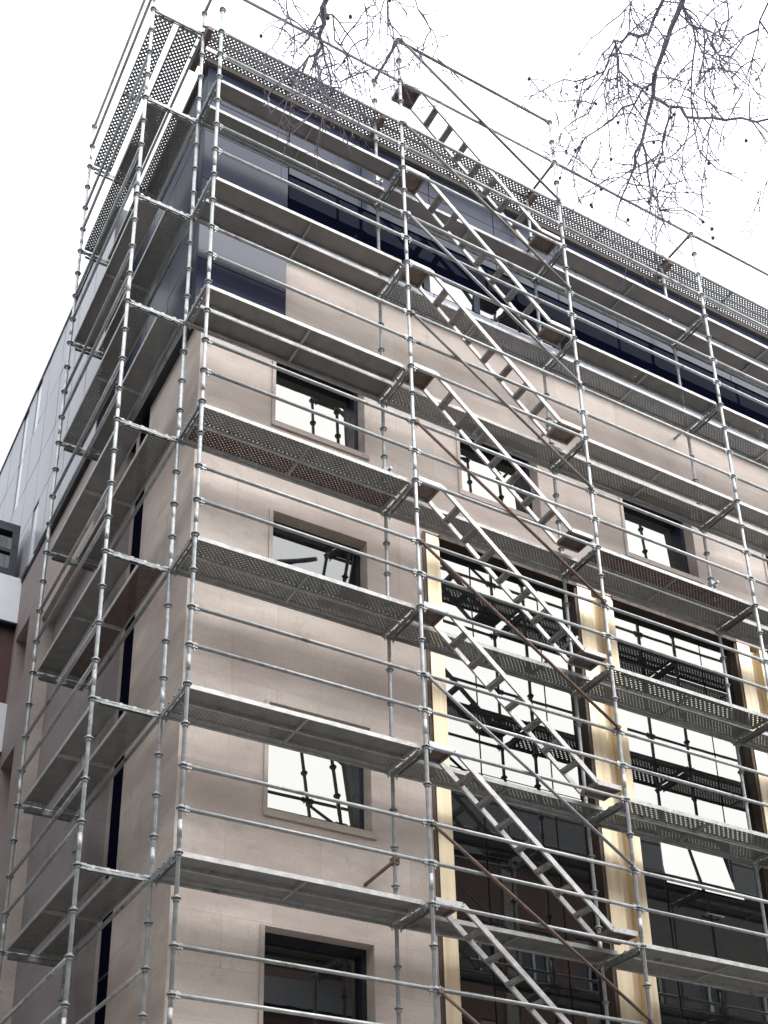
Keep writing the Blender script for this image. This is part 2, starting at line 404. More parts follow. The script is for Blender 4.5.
c = MB(); panel_grid(c, FC, [CX, 1.59], [12.52, 13.25, 14.28, 15.0, 15.74]); bpart(c, 'blue_grey_cladding', M['clad'])
c = MB(); panel_grid(c, FC, [1.60, 2.88, 4.17, 5.46, 6.75, 8.04, 9.36, 10.7, 12.0, 13.3, 14.6, 15.9, 17.0], [14.16, 14.62, 15.2, 15.74]); bpart(c, 'blue_grey_cladding', M['clad'])
c = MB(); panel_grid(c, FC, [1.60, 4.17, 6.75, 9.36, 12.0, 14.6, 17.0], [12.45, 12.97]); bpart(c, 'sill_cladding', M['clad_sill'])
c = MB(); c.box(CX + .04, 17, CY + .05, CY + .10, 12.46, 15.70); c.box(CX + .05, 1.56, CY + .05, CY + .10, 10.74, 12.46); c.box(CX + .04, CX + .09, CY + .1, 3.36, 10.74, 15.70)
bpart(c, 'cladding_backing', M['navy'])
rw = MB(); rw.box(1.62, 17.0, CY + .02, CY + .045, 13.36, 14.15); f = bpart(rw, 'ribbon_window', M['glass_dark'])
p = MB()
xs = [1.62, 2.9, 4.05, 5.0, 6.62, 8.2, 9.8, 11.4, 13, 14.6, 17]
for i in range(len(xs) - 1):
    a, b_ = xs[i] + .06, xs[i + 1] - .06
    p.add([(a, CY + .043, 12.99), (b_, CY + .043, 12.99), (b_, CY + .012, 13.35), (a, CY + .012, 13.35), (a, CY + .05, 12.99), (b_, CY + .05, 12.99), (b_, CY + .046, 13.35), (a, CY + .046, 13.35)],
          [(0, 1, 2, 3), (7, 6, 5, 4), (0, 4, 5, 1), (1, 5, 6, 2), (2, 6, 7, 3), (3, 7, 4, 0)])
bpart(p, 'pane', M['glass'], f)
for x in xs:
    p = MB(); p.box(x - .055, x + .055, CY - .005, CY + .04, 12.98, 13.355); bpart(p, 'mullion', M['clad'], f)
# roof, parapet and its coping
r = MB(); r.box(CX + .12, 17, CY + .12, 16, 15.5, 15.7); bpart(r, 'roof', M['soffit'])
r = MB(); r.box(CX - .05, 17.0, CY - .06, CY + .2, 15.745, 15.84); r.box(CX - .05, CX + .2, CY + .2, 3.38, 15.745, 15.84); bpart(r, 'roof_coping', M['soffit'])
# left side cladding: bottom row at the corner, overhanging box further back, its sky reflection coloured in pale
c = MB(); panel_grid(c, LC, [CY, .42, 1.40, 2.38, 3.36], [10.72, 11.9, 13.1, 14.4, 15.74]); bpart(c, 'blue_grey_cladding', M['clad'])
OX = -.17
LO = lambda y, z, d: (OX + d, y, z)
c = MB()
ys = [3.4 + i * .95 for i in range(14)]; zs = [10.78, 12.02, 13.27, 14.52, 15.77]
slots = {(4, 3), (5, 2), (3, 0), (5, 3), (8, 3)}
cells = []
for i in range(13):
    for j in range(4):
        if (i, j) in slots: cells.append((i, j)); continue
        panel_grid(c, LO, [ys[i], ys[i + 1]], [zs[j], zs[j + 1]], .013)
for i, j in cells:
    panel_grid(c, LO, [ys[i], ys[i] + .58], [zs[j], zs[j + 1]], .008)
bpart(c, 'sky_pale_cladding', M['clad_sky_pale'])
c = MB(); c.box(OX + .05, OX + .12, 3.42, 15.7, 10.80, 15.75); c.box(OX, .5, 3.37, 3.415, 10.72, 15.77); c.box(OX - .02, OX + .25, 3.4, 15.75, 15.775, 15.86)
bpart(c, 'cladding_backing', M['navy'])
c = MB(); c.box(OX + .03, .92, 3.42, 15.7, 10.70, 10.775); c.box(CX + .02, .42, .30, 3.36, 10.68, 10.72); bpart(c, 'overhang_soffit', M['navy'])
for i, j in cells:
    p = MB(); p.box(OX + .025, OX + .04, ys[i] + .60, ys[i + 1] - .01, zs[j] + .02, zs[j + 1] - .02); bpart(p, 'slot_window', M['white_panel'])  # slot glass coloured plain white: the reflected sky is painted in

# left wall of the lower storeys
LEFT = lambda y, z, d: (WX + d, y, z)
w = MB(); w.quad((WX, WY, GROUND), (WX, 2.36, GROUND), (WX, 2.36, 10.7), (WX, WY, 10.7))
w.quad((WX, 2.36, GROUND), (WX + .2, 2.36, GROUND), (WX + .2, 2.36, 10.7), (WX, 2.36, 10.7)); bpart(w, 'side_wall', M['stone'])
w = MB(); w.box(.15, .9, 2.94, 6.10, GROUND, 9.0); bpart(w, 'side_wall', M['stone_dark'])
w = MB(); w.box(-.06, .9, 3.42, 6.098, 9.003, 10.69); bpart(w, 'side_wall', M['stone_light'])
RX = -.12
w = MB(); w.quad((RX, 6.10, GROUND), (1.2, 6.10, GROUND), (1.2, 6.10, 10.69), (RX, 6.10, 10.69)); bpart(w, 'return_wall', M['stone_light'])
SIDE = [(8.25 - 2.55 * i, 9.43 - 2.55 * i) for i in range(5)]
w = MB()
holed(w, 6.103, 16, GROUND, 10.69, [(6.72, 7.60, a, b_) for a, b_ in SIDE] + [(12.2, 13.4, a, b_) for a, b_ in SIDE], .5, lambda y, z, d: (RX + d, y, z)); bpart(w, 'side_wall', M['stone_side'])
for y, y1 in ((6.72, 7.60), (12.2, 13.4)):
    for a, b_ in SIDE:
        f = MB(); f.box(RX + .40, RX + .43, y, y1, a, b_); bpart(f, 'side_window', M['glass'])
f = MB(); f.box(WX + .012, WX + .03, 2.362, 2.798, GROUND + .3, 10.68); o = bpart(f, 'slit_window', M['glass_dark'])
f = MB(); f.box(WX - .004, WX + .16, 2.80, 2.835, GROUND + .3, 10.68); f.box(WX + .002, WX + .14, 2.838, 2.938, GROUND, 10.68); bpart(f, 'frame', M['stone_light'], o)
for z in (1.72, 4.66, 7.60):
    f = MB(); f.box(WX + .004, WX + .0115, 2.365, 2.795, z, z + .03); bpart(f, 'transom_bar', M['navy'], o)

# white oriel on the left side, two storeys of it above a maroon recess
OY = 7.65
def oriel(z0, z1, zg):
    o = MB(); o.box(-2.6, RX - .004, OY, OY + 2.6, z0, z1); base = bpart(o, 'oriel', M['white_panel'])
    s = MB(); s.box(-2.62, RX - .004, OY - .015, OY + 2.62, z0 - .035, z0 - .002); bpart(s, 'soffit', M['navy'], base)
    if zg:
        f = MB(); xr = -.27; a, b_ = OY, OY + .1
        f.box(-2.6, xr, a, b_, z1 + .003, z1 + .14); f.box(-2.6, xr, a, b_, zg - .13, zg)
        for x in (-2.6, -1.45, xr - .13): f.box(x, x + .13, a, b_, z1 + .14, zg - .13)
        f.box(-2.47, xr - .13, a + .02, b_ - .01, (z1 + zg) / 2 - .035, (z1 + zg) / 2 + .035)
        f.box(xr - .1, xr, b_, OY + 2.6, z1 + .003, zg); f.box(-2.6, xr, a, OY + 2.6, zg + .002, zg + .05)
        bpart(f, 'frame', M['navy'], base)
        p = MB(); p.quad((-2.5, a + .05, z1 + .1), (xr - .1, a + .05, z1 + .1), (xr - .1, a + .095, zg - .1), (-2.5, a + .095, zg - .1)); bpart(p, 'pane', M['glass'], base)
oriel(9.82, 10.79, 11.89)
oriel(7.2, 8.15, None); oriel(4.6, 5.5, None)
for z0, z1 in ((8.153, 9.78), (5.503, 7.16)):
    m_ = MB(); m_.box(-2.5, -.5, OY + .6, OY + 2.5, z0, z1); m_.box(-.5, RX - .004, OY + .15, OY + 2.5, z0, z1); bpart(m_, 'maroon_recess', M['maroon'])

# ------------------------------------------------------------------ scaffold
W_, WL_, BAY, BL = .78, .805, 3.025, 2.99
S0 = (0, 0, GROUND)
scaf = thing('scaffold', S0, 'galvanised tube scaffold standing round the corner of the beige building', 'scaffolding')
def spart(mb, name, mat, parent=scaf): return mb.build(name, mat, parent, org=S0)
FX = [i * BAY for i in range(5)]
# coupler: a rosette disc with its sleeve; one mesh shared by all
cm = MB()
cm.tube([(0, 0, -.007), (0, 0, .006)], .051, 12); cm.tube([(0, 0, -.045), (0, 0, -.0075)], .033, 12); cm.tube([(0, 0, .0075), (0, 0, .03)], .031, 12)
cmesh = None
def standard(x, y, top, zmin=-.6):
    global cmesh
    t = MB(); z = GROUND + .14
    t.box(x - .075, x + .075, y - .075, y + .075, z - .01, z)
    # lifts are joined by a slightly wider spigot every two metres
    t.tube([(x, y, z), (x, y, top)], .0245, 12)
    k = -2.0
    while k < top - .3:
        t.tube([(x, y, k + .16), (x, y, k + .36)], .0268, 12); k += 2.0
    o = spart(t, 'standard', M['tube'])
    k = math.ceil(zmin * 2) / 2
    while k <= top + .01:
        if cmesh is None:
            c = cm.build('coupler', M['coupler'], o); cmesh = c.data
        else:
            c = bpy.data.objects.new('coupler', cmesh); COL.objects.link(c); c.parent = o
        c.location = (x - S0[0], y - S0[1], k - S0[2]); c.rotation_euler = (0, 0, random.uniform(0, 1)); k += .5
tops = [17.6, 17.0, 17.0, 16.1, 16.1]
for x, t in zip(FX, tops): standard(x, -W_, t, -.5 if x < 7 else 4)
standard(0, 0, 17.4)
for x, t in zip(FX[1:], (17.0, 16.4, 16.4, 16.2)): standard(x, 0, t, -.5 if x < 7 else 5)
standard(-WL_, 0, 17.6); standard(-WL_, BL, 17.05); standard(0, BL, 16.3)

def bar(a, b, name='ledger', mat='rail', r=.0238, head=True):
    t = MB(); a, b = Vector(a), Vector(b); d = (b - a).normalized()
    t.tube([a + d * .055, b - d * .055], r, 10)
    if head:
        for p, s in ((a, 1), (b, -1)):
            q = p + d * (s * .062)
            t.beam(q - d * .03, q + d * .03, .034, .062); t.box(q.x - .007, q.x + .007, q.y - .007, q.y + .007, q.z - .07, q.z + .05)
    return spart(t, name, M[mat])
LEV = range(0, 9)
for b_ in range(4):
    x0, x1 = FX[b_], FX[b_ + 1]
    lo = 1 if b_ == 3 else 0
    for k in LEV:
        if k < lo: continue
        z = 2.0 * k
        if k in (0,) and b_ > 1: continue
        if k in (0, 8) or (b_ == 1 and k < 8): bar((x0, -W_, z), (x1, -W_, z))
        if k > 0: bar((x0, 0, z), (x1, 0, z))
        if k < 8:
            bar((x0, -W_, z + .5), (x1, -W_, z + .5), 'guard_rail'); bar((x0, -W_, z + 1), (x1, -W_, z + 1), 'guard_rail')
bar((FX[1], -W_, 17), (FX[2], -W_, 17), 'guard_rail', 'brown_tube')
bar((FX[1], -W_, 17), (FX[1], 0, 17), 'transom', 'brown_tube'); bar((FX[2], -W_, 16), (FX[2], 0, 16), 'transom', 'brown_tube'); bar((FX[3], -W_, 16), (FX[3], 0, 16), 'transom', 'brown_tube')
for k in range(0, 9):
    z = 2.0 * k
    for dz in (.5, 1.0): bar((-WL_, 0, z + dz), (-WL_, BL, z + dz), 'guard_rail')
    if k: bar((0, 0, z), (0, BL, z))
bar((0, 0, 1), (0, BL, 1))
bar((0, -W_, 16.5), (0, 0, 16.5), 'transom', 'brown_tube')
# transoms: tube with a U section hung below it that carries the planks
def transom(a, b, bumps=False):
    t = MB(); a, b = Vector(a), Vector(b); d = (b - a).normalized(); s = Vector((-d.y, d.x, 0))
    t.tube([a + d * .05, b - d * .05], .0238, 10)
    for p, q in ((a, 1), (b, -1)):
        c_ = p + d * (q * .06); t.beam(c_ - d * .03, c_ + d * .03, .034, .062)
    for e in (-.033, .033):
        t.beam(a + d * .09 + s * e * (.75 if bumps else 1) - Vector((0, 0, .03 if bumps else .05)), b - d * .09 + s * e * (.75 if bumps else 1) - Vector((0, 0, .03 if bumps else .05)), .006, .028 if bumps else .052, mi=1)
    for f in (.2, .4, .6, .8):
        c_ = a.lerp(b, f); t.beam(c_ - d * .02, c_ + d * .02, .075 if not bumps else .05, .012 if not bumps else .04)
    spart(t, 'transom', [M['rail'], M['coupler']])
for i, x in enumerate(FX):
    for k in range(1, 8):
        transom((x, -W_, 2.0 * k), (x, 0, 2.0 * k))
for k in range(1, 9):
    transom((-WL_, 0, 2.0 * k), (0, 0, 2.0 * k), True); transom((-WL_, BL, 2.0 * k), (0, BL, 2.0 * k))
# top brackets that carry the parapet deck
for x in FX:
    t = MB(); t.beam((x + .045, -.20, 15.91), (x + .045, .54, 15.91), .09, .07); t.beam((x + .045, .03, 15.60), (x + .045, .22, 15.89), .03, .03)
    spart(t, 'bracket', M['landing'])
# diagonal braces of the ladder bay
KIND = {1: 'rusty_tube', 3: 'rusty_tube', 5: 'rail', 7: 'rusty_tube', 9: 'rusty_tube', 11: 'brown_tube', 13: 'rail', 15: 'brown_tube', 17: 'brown_tube'}
for z, m_ in KIND.items():
    t = MB(); a, b_ = Vector((FX[1] + .03, -W_ - .045, z - .03)), Vector((FX[2] - .03, -W_ - .045, z - 2 + .03)); d = (b_ - a).normalized()
    t.tube([a, b_], .0215, 10)
    for p in (a, b_): t.tube([p - Vector((0, .028, 0)), p + Vector((0, .035, 0))], .03, 10)
    o = spart(t, 'diagonal_brace', M[m_])
    if 'rusty' in m_: o['label'] = 'rusty brown diagonal brace'
# wall ties from the inner standards into the wall
for x, z, m_ in ((FX[1], 8.75, 'tube'), (FX[1], 14.6, 'tube'), (FX[2], 10.9, 'tube'), (FX[2], 6.9, 'tube'), (FX[3], 8.9, 'tube'), (FX[3], 12.2, 'tube'), (FX[2], 14.9, 'brown_tube')):
    t = MB(); y1 = WY - .003 if z < 12.4 else CY - .003
    t.tube([(x + .05, -.10, z), (x + .05, y1, z)], .0235, 10); t.box(x - .035, x + .085, -.04, .04, z - .04, z + .04)
    spart(t, 'wall_tie', M[m_])
t = MB(); t.tube([(3.05, -.10, 2.86), (2.81, WY - .003, 2.60)], .0235, 10); t.box(2.985, 3.065, -.045, .045, 2.77, 2.86); o = spart(t, 'wall_tie', M['rusty_tube']); o['label'] = 'rusty slanting wall tie'
for y, z in ((BL, 2.3),):
    t = MB(); t.tube([(-.10, y + .05, z), (.147, y + .05, z)], .0235, 10); t.box(-.04, .04, y - .035, y + .085, z - .04, z + .04); spart(t, 'wall_tie', M['tube'])

# ------------------------------------------------------------------ platforms: each bay's deck is one thing of one or two planks
def plank(x0, x1, y0, y1, z, along, sheet, name, root, org, ribs=(.5,)):
    p = MB(); h = .052; t = .0035; e = .012
    zt = z + .055
    if along == 'x':
        p.box(x0, x1, y0 + e, y1 - e, zt - t, zt, 1)
        p.box(x0, x1, y0, y0 + e, zt - h, zt + .004, 0); p.box(x0, x1, y1 - e, y1, zt - h, zt + .004, 0)
        for x in (x0, x1 - .03): p.box(x, x + .03, y0 + e, y1 - e, zt - h, zt - t - .001, 0)
        for f in ribs: xm = x0 + (x1 - x0) * f; p.box(xm - .015, xm + .015, y0 + e, y1 - e, zt - h * .9, zt - t - .001, 0)
        for x, s in ((x0, -1), (x1, 1)):
            for y in (y0 + .05, y1 - .05): p.box(min(x, x + s * .05), max(x, x + s * .05), y - .02, y + .02, zt - .03, zt - .012, 0)
    else:
        p.box(x0 + e, x1 - e, y0, y1, zt - t, zt, 1)
        p.box(x0, x0 + e, y0, y1, zt - h, zt + .004, 0); p.box(x1 - e, x1, y0, y1, zt - h, zt + .004, 0)
        for y in (y0, y1 - .03): p.box(x0 + e, x1 - e, y, y + .03, zt - h, zt - t - .001, 0)
        for f in ribs: ym = y0 + (y1 - y0) * f; p.box(x0 + e, x1 - e, ym - .015, ym + .015, zt - h * .9, zt - t - .001, 0)
    p.build(name, [M['deck_edge'], M[sheet]], root, org=org)
ORD = ['', 'lowest', 'second', 'third', 'fourth', 'fifth', 'sixth', 'seventh', 'topmost eighth']
LOOK = {'deck': 'plain grey steel', 'perf': 'perforated grey steel', 'perf_open': 'lacy perforated steel', 'perf_top': 'densely perforated steel', 'perf_mid': 'coarsely perforated steel', 'perf_rust': 'rusty perforated', 'deck_brown': 'plain brownish', 'deck_rust': 'rust red'}
def deck(k, bayname, planks, along, org):
    looks = []
    for p in planks:
        if LOOK[p[4]] not in looks: looks.append(LOOK[p[4]])
    lab = f"{' and '.join(looks)} deck, {ORD[k]} level, {bayname}"
    o = thing('scaffold_deck', org, lab, 'scaffold deck', 'decks laid on the scaffold')
    for x0, x1, y0, y1, sh in planks: plank(x0, x1, y0, y1, 2.0 * k, along, sh, 'plank', o, org)
G = .052
front0 = {1: ('deck', 'perf'), 2: ('deck', 'perf'), 3: ('perf', 'perf'), 4: ('perf', 'perf_rust'), 5: ('deck', 'deck'), 6: ('deck_brown', 'deck_brown'), 7: ('deck_brown', 'deck_brown')}
for k, (so, si) in front0.items():
    x0, x1 = FX[0] + G, FX[1] - G
    deck(k, 'front corner bay', [(x0, x1, -.73 if k > 5 else -.70, {7: -.475, 6: -.41, 5: -.40}.get(k, -.375), so), (x0, x1, {7: -.30, 6: -.345, 5: -.345}.get(k, -.355), -.03, si)], 'x', (x0, -.36, 2.0 * k))
front1 = {1: 'deck', 2: 'perf', 3: 'perf', 4: 'perf', 5: 'perf', 6: 'perf', 7: 'deck_brown'}
for k, s in front1.items():
    x0, x1 = FX[1] + G, FX[2] - G
    deck(k, 'single plank behind ladders', [(x0, x1, -.375, -.03, s)], 'x', (x0, -.2, 2.0 * k))
front2 = {1: ('deck', 'deck'), 2: ('perf_mid', 'perf'), 3: ('perf_mid', 'perf'), 4: ('perf_rust', 'perf'), 5: ('perf', 'perf'), 6: ('perf', 'perf'), 7: ('deck_brown', 'deck_brown')}
for k, (so, si) in front2.items():
    x0, x1 = FX[2] + G, FX[3] - G
    deck(k, 'bay right of ladders', [(x0, x1, -.75, -.45 if k > 4 else -.40, so), (x0, x1, -.37, -.03, si)], 'x', (x0, -.36, 2.0 * k))
front3 = {1: ('deck', 'deck'), 2: ('perf', 'perf'), 3: ('perf', 'perf'), 4: ('perf', 'perf'), 5: ('perf', 'perf'), 6: ('perf', 'perf'), 7: ('deck_brown', 'deck_brown')}
for k, (so, si) in front3.items():
    x0, x1 = FX[3] + G, FX[4] - G
    deck(k, 'rightmost bay at photo edge', [(x0, x1, -.75, -.45, so), (x0, x1, -.37, -.03, si)], 'x', (x0, -.36, 2.0 * k))
for b_, nm in ((0, 'along the roof edge in the corner bay'), (1, 'along the roof edge behind the ladders'), (2, 'along the roof edge right of ladders'), (3, 'along the roof edge at the right photo edge')):
    x0, x1 = FX[b_] + (.0 if b_ == 0 else .10), FX[b_ + 1] + .08
    deck(8, nm, [(x0, x1, -.155, .145, 'perf_top'), (x0, x1, .20, .50, 'perf_top')], 'x', (x0, .1, 16.0))
left = {1: ('perf', 'perf'), 2: ('perf', 'perf'), 3: ('deck', 'perf_rust'), 4: ('perf', 'perf'), 5: ('perf', 'perf'), 6: ('deck_brown', 'perf'), 7: ('perf', 'perf'), 8: ('perf_open', 'perf_open')}
for k, (so, si) in left.items():
    y0, y1 = G, BL - G
    deck(k, 'left side of the corner', [(-.76, -.46, y0, y1, so), (-.37, -.06, y0, y1, si)], 'y', (-.4, y0, 2.0 * k))

# ------------------------------------------------------------------ ladders
NTH = ['', 'lowest', 'second lowest', 'third lowest', 'fourth lowest', 'fourth highest', 'third highest', 'second highest', 'topmost']
RUSTY = {2: 'rust_stringer'}
for k in range(1, 9):
    z1, z0 = 2.0 * k + .06, 2.0 * (k - 1) + .15
    xa, xb, xc, xd = FX[1] + .055, FX[1] + .42, FX[2] - .44, FX[2] - .05
    org = (xd, -.6, z0)
    extra = {1: ' cut by the bottom of the photo', 2: ' with rust near its top', 8: ' standing against the white sky'}.get(k, '')
    o = thing('scaffold_ladder', org, f'{NTH[k]} of the metal ladders zigzagging up the scaffold{extra}', 'ladder', 'ladders of the scaffold')
    yo, yi = -.765, -.435
    for y in (yo, yi):
        t = MB(); path = [(xa, y, z1), (xb, y, z1), (xc, y, z0), (xd, y, z0)]
        for i in range(3):
            t.beam(path[i], path[i + 1], .028, .066)
        t.build('stringer', M['stair'], o, org=org)
    n = 7
    for i in range(1, n + 1):
        f = i / (n + 1); x, z = xb + (xc - xb) * f, z1 + (z0 - z1) * f
        t = MB(); t.box(x - .055, x + .055, yo + .0145, yi - .0145, z - .012, z + .012); t.box(x - .055, x - .045, yo + .0145, yi - .0145, z - .04, z - .0125)
        t.build('rung', M['tread'], o, org=org)
    for a, b_, z in ((xa, xb, z1), (xc, xd, z0)):
        t = MB(); t.box(a, b_, yo + .0145, yi - .0145, z + .012, z + .03); t.box(a, a + .03, yo + .0145, yi - .0145, z - .03, z + .0115); t.box(b_ - .03, b_, yo + .0145, yi - .0145, z - .03, z + .0115)
        t.build('landing', M['landing'], o, org=org)

# ------------------------------------------------------------------ plane tree
CAM = Vector((-4.198, -11.971, -3.325))
YAW, PIT, ROL = .503182, .439565, -.009432
fwd = Vector((math.sin(YAW) * math.cos(PIT), math.cos(YAW) * math.cos(PIT), math.sin(PIT)))
rt = Vector((math.cos(YAW), -math.sin(YAW), 0)); up = rt.cross(fwd)
cr, sr = math.cos(ROL), math.sin(ROL)
RT, UP = cr * rt + sr * up, -sr * rt + cr * up
FPX, PX, PY = 1279.49, 384 - 36.087, 512 + 317.51
T0 = (4.6, -10.4, GROUND)
tree = thing('plane_tree', T0, 'bare plane tree with drooping twigs and round seed balls above the scaffold', 'tree')
def tpart(mb, name, mat): return mb.build(name, mat, tree, org=T0)
def at(u, v, dist):                       # traced twig positions, each at its own distance from the street
    return CAM + (RT * ((u - PX) / FPX) - UP * ((v - PY) / FPX) + fwd).normalized() * dist
t = MB()
trunk = [Vector(p) for p in ((4.6, -10.4, GROUND), (4.55, -10.4, -3), (4.5, -10.35, 0), (4.55, -10.3, 3.5), (4.5, -10.2, 6.5), (4.2, -10.1, 9.0))]
t.tube(trunk, [.42, .33, .29, .25, .21, .16], 16); tpart(t, 'trunk', M['bark_trunk'])
limb_ends = {}
def limb(pts, r0, r1):
    t = MB(); n = len(pts); t.tube(pts, [r0 + (r1 - r0) * i / (n - 1) for i in range(n)], 10); tpart(t, 'branch', M['bark'])
hub = Vector((4.2, -10.1, 9.0))
A0 = at(694, -60, 9.6); I0 = at(324, -70, 9.2); C0 = at(676, -50, 9.9)
limb([Vector((4.5, -10.2, 6.5)), Vector((3.6, -10.2, 9.0)), Vector((2.2, -9.6, 9.8)), Vector((1.2, -8.8, 9.3)), at(705, -160, 10.4), A0], .11, .034)
limb([hub, Vector((2.5, -10.2, 10.8)), Vector((.5, -9.8, 11.0)), Vector((-1.0, -9.0, 9.8)), at(330, -190, 9.8), I0], .10, .03)
limb([Vector((2.2, -9.6, 9.8)), at(640, -170, 10.9), C0], .05, .02)
limb([hub, Vector((5.2, -9.5, 10.5)), Vector((6.0, -8.3, 10.6))], .11, .05)
twig = MB(); balls = []; woody = []
def sprout(p, d, ln, r, depth):
    """A drooping twig with side twigs; its tip may carry a seed ball."""
    n = max(3, int(ln / .05)); pts = [p.copy()]; q = p.copy(); d = d.normalized()
    for i in range(n):
        d = (d + Vector((random.gauss(0, .20), random.gauss(0, .20), random.gauss(-.09, .17)))).normalized()
        q = q + d * (ln / n); pts.append(q.copy())
        if depth and random.random() < .42:
            side = (d * .6 + Vector((random.gauss(0, .7), random.gauss(0, .7), random.gauss(-.3, .5)))).normalized()
            sprout(q, side, ln * random.uniform(.25, .55), r * .7, depth - 1)
    twig.tube(pts, [r * (1 - .55 * i / n) for i in range(n + 1)], 5)
    if random.random() < .012:
        e = q + Vector((0, 0, -random.uniform(.03, .08))); twig.tube([q, e], .0026, 4); balls.append(e)
    elif random.random() < .5: twig.ball(q, r * 1.3, 0, 5, 4)
def branch(px, r0, r1, sp=.5, wig=3.0, tw=.47):
    sp = min(1, sp * 1.9)
    pts = []
    for i, (u, v, dd) in enumerate(px): pts.append(at(u, v, dd))
    fine = []
    for i in range(len(pts) - 1):
        n = max(2, int((pts[i + 1] - pts[i]).length / .09))
        for j in range(n):
            q = pts[i].lerp(pts[i + 1], j / n)
            if i or j: q = q + Vector((random.gauss(0, 1), random.gauss(0, 1), random.gauss(0, 1))) * .0042 * wig
            fine.append(q)
    fine.append(pts[-1]); n = len(fine); woody.extend(fine)
    t = MB(); t.tube(fine, [r0 + (r1 - r0) * i / (n - 1) for i in range(n)], 8); tpart(t, 'branch', M['bark'])
    for i in range(1, n):
        if random.random() < sp:
            d = (fine[i] - fine[i - 1]).normalized()
            side = (d * .35 + Vector((random.gauss(0, .6), random.gauss(0, .6), random.gauss(-.4, .5)))).normalized()
            sprout(fine[i], side, random.uniform(.4, 1.3) * tw, .0052, 2 if random.random() < .75 else 1)
    sprout(fine[-1], fine[-1] - fine[-2], .3, r1 * .8, 2)
branch([(694, -60, 9.6), (681, 0, 9.6), (671, 28, 9.65), (659, 65, 9.7), (654, 95, 9.75), (641, 140, 9.8), (634, 165, 9.9), (629, 182, 9.9), (616, 215, 10)], .021, .005, .6)
branch([(654, 97, 9.75), (671, 107, 9.6), (686, 117, 9.5), (714, 120, 9.3), (745, 119, 9.1), (790, 121, 9.0)], .010, .006, .8)
branch([(671, 107, 9.6), (667, 125, 9.6), (662, 150, 9.5), (655, 185, 9.5), (659, 210, 9.5)], .008, .003, .8)
branch([(676, -50, 9.9), (664, 0, 9.9), (646, 35, 10), (629, 36, 10), (616, 42, 10.1), (619, 55, 10.1), (624, 80, 10.1), (633, 103, 10.1)], .014, .005, .7)
branch([(616, 44, 10.1), (604, 72, 10.2), (590, 77, 10.3), (574, 80, 10.3), (552, 84, 10.4), (531, 79, 10.4)], .007, .003, .3)
branch([(617, 46, 10.1), (610, 70, 10.), (604, 95, 10.0), (592, 104, 10)], .006, .003, .9)
branch([(657, 75, 9.7), (644, 89, 9.8), (622, 110, 9.9), (599, 127, 10.0), (580, 148, 10.0)], .009, .004, .5)
branch([(634, 166, 9.9), (629, 181, 10), (606, 178, 10.1), (590, 177, 10.2)], .005, .003, .6)
branch([(685, -40, 9.5), (684, 10, 9.4), (691, 40, 9.4), (694, 80, 9.4), (694, 115, 9.3), (699, 150, 9.3)], .008, .004, .8)
branch([(684, 10, 9.4), (692, 24, 9.3), (704, 30, 9.2), (714, 50, 9.1), (722, 65, 9.1), (742, 95, 9)], .008, .003, .6)
branch([(704, 30, 9.2), (703, 60, 9.2), (705, 85, 9.2)], .006, .003, .7)
branch([(641, 140, 9.8), (648, 170, 9.8), (656, 200, 9.9), (664, 222, 9.9)], .009, .004, .5)
branch([(652, -45, 10), (630, 0, 10), (622, 20, 10.1), (604, 60, 10.2)], .006, .003, .6)
branch([(775, -20, 8.8), (765, 20, 8.8), (745, 40, 8.9), (722, 50, 9)], .007, .003, .7)
branch([(735, -40, 9), (724, 0, 9), (715, 20, 9)], .006, .003, .8)
branch([(640, -40, 9.9), (636, 0, 9.9), (634, 22, 9.9)], .006, .003, 1)
branch([(324, -70, 9.2), (324, 0, 9.2), (321, 25, 9.25), (322, 45, 9.3)], .022, .012, .5)
branch([(322, 46, 9.3), (310, 57, 9.3), (303, 66, 9.35), (296, 78, 9.4)], .009, .003, 1, 4)
branch([(322, 46, 9.3), (318, 60, 9.3), (320, 78, 9.3), (326, 99, 9.3)], .007, .003, 1, 4)
branch([(322, 44, 9.3), (330, 55, 9.2), (334, 72, 9.2), (342, 88, 9.2)], .006, .003, .8, 4)
branch([(325, 5, 9.2), (331, 20, 9.1), (338, 40, 9.1), (345, 52, 9.1)], .007, .003, .5)
branch([(385, -40, 9.6), (388, 5, 9.6), (389, 28, 9.6), (396, 44, 9.6)], .005, .003, .5)
branch([(412, -40, 9.7), (419, 5, 9.7), (430, 30, 9.7), (437, 58, 9.7)], .005, .002, .4)
branch([(360, -40, 9.4), (366, 10, 9.4), (368, 38, 9.4)], .004, .002, .5)
branch([(285, -40, 9.2), (287, 0, 9.2), (285, 30, 9.2)], .005, .002, .4)
for u, v, dd in ((596, 104, 10), (597, 72, 10.2), (577, 87, 10.3), (578, 105, 10.3), (566, 151, 10), (716, 108, 9.2), (703, 222, 9.6), (709, 163, 9.3), (712, 229, 9.6), (713, 238, 9.6), (529, 79, 10.4), (261, 36, 9), (628, 220, 9.8), (669, 222, 9.9), (560, 178, 10.2), (592, 207, 10)):
    c = at(u, v, dd); w = min(woody, key=lambda p: (p - c).length + (1 if p.z < c.z else 0)); mid = w.lerp(c, .55) + Vector((0, 0, .05 + .12 * (w - c).length))
    twig.tube([w, w.lerp(mid, .6) + Vector((0, .01, .01)), mid, mid.lerp(c, .6) + Vector((0, 0, .02)), c], [.004, .0036, .0032, .003, .0028], 5); balls.append(c)
tw_o = tpart(twig, 'twigs', M['bark']); tw_o['kind'] = 'stuff'
bm_ = MB(); bm_.ball((0, 0, 0), .0120)
first = None
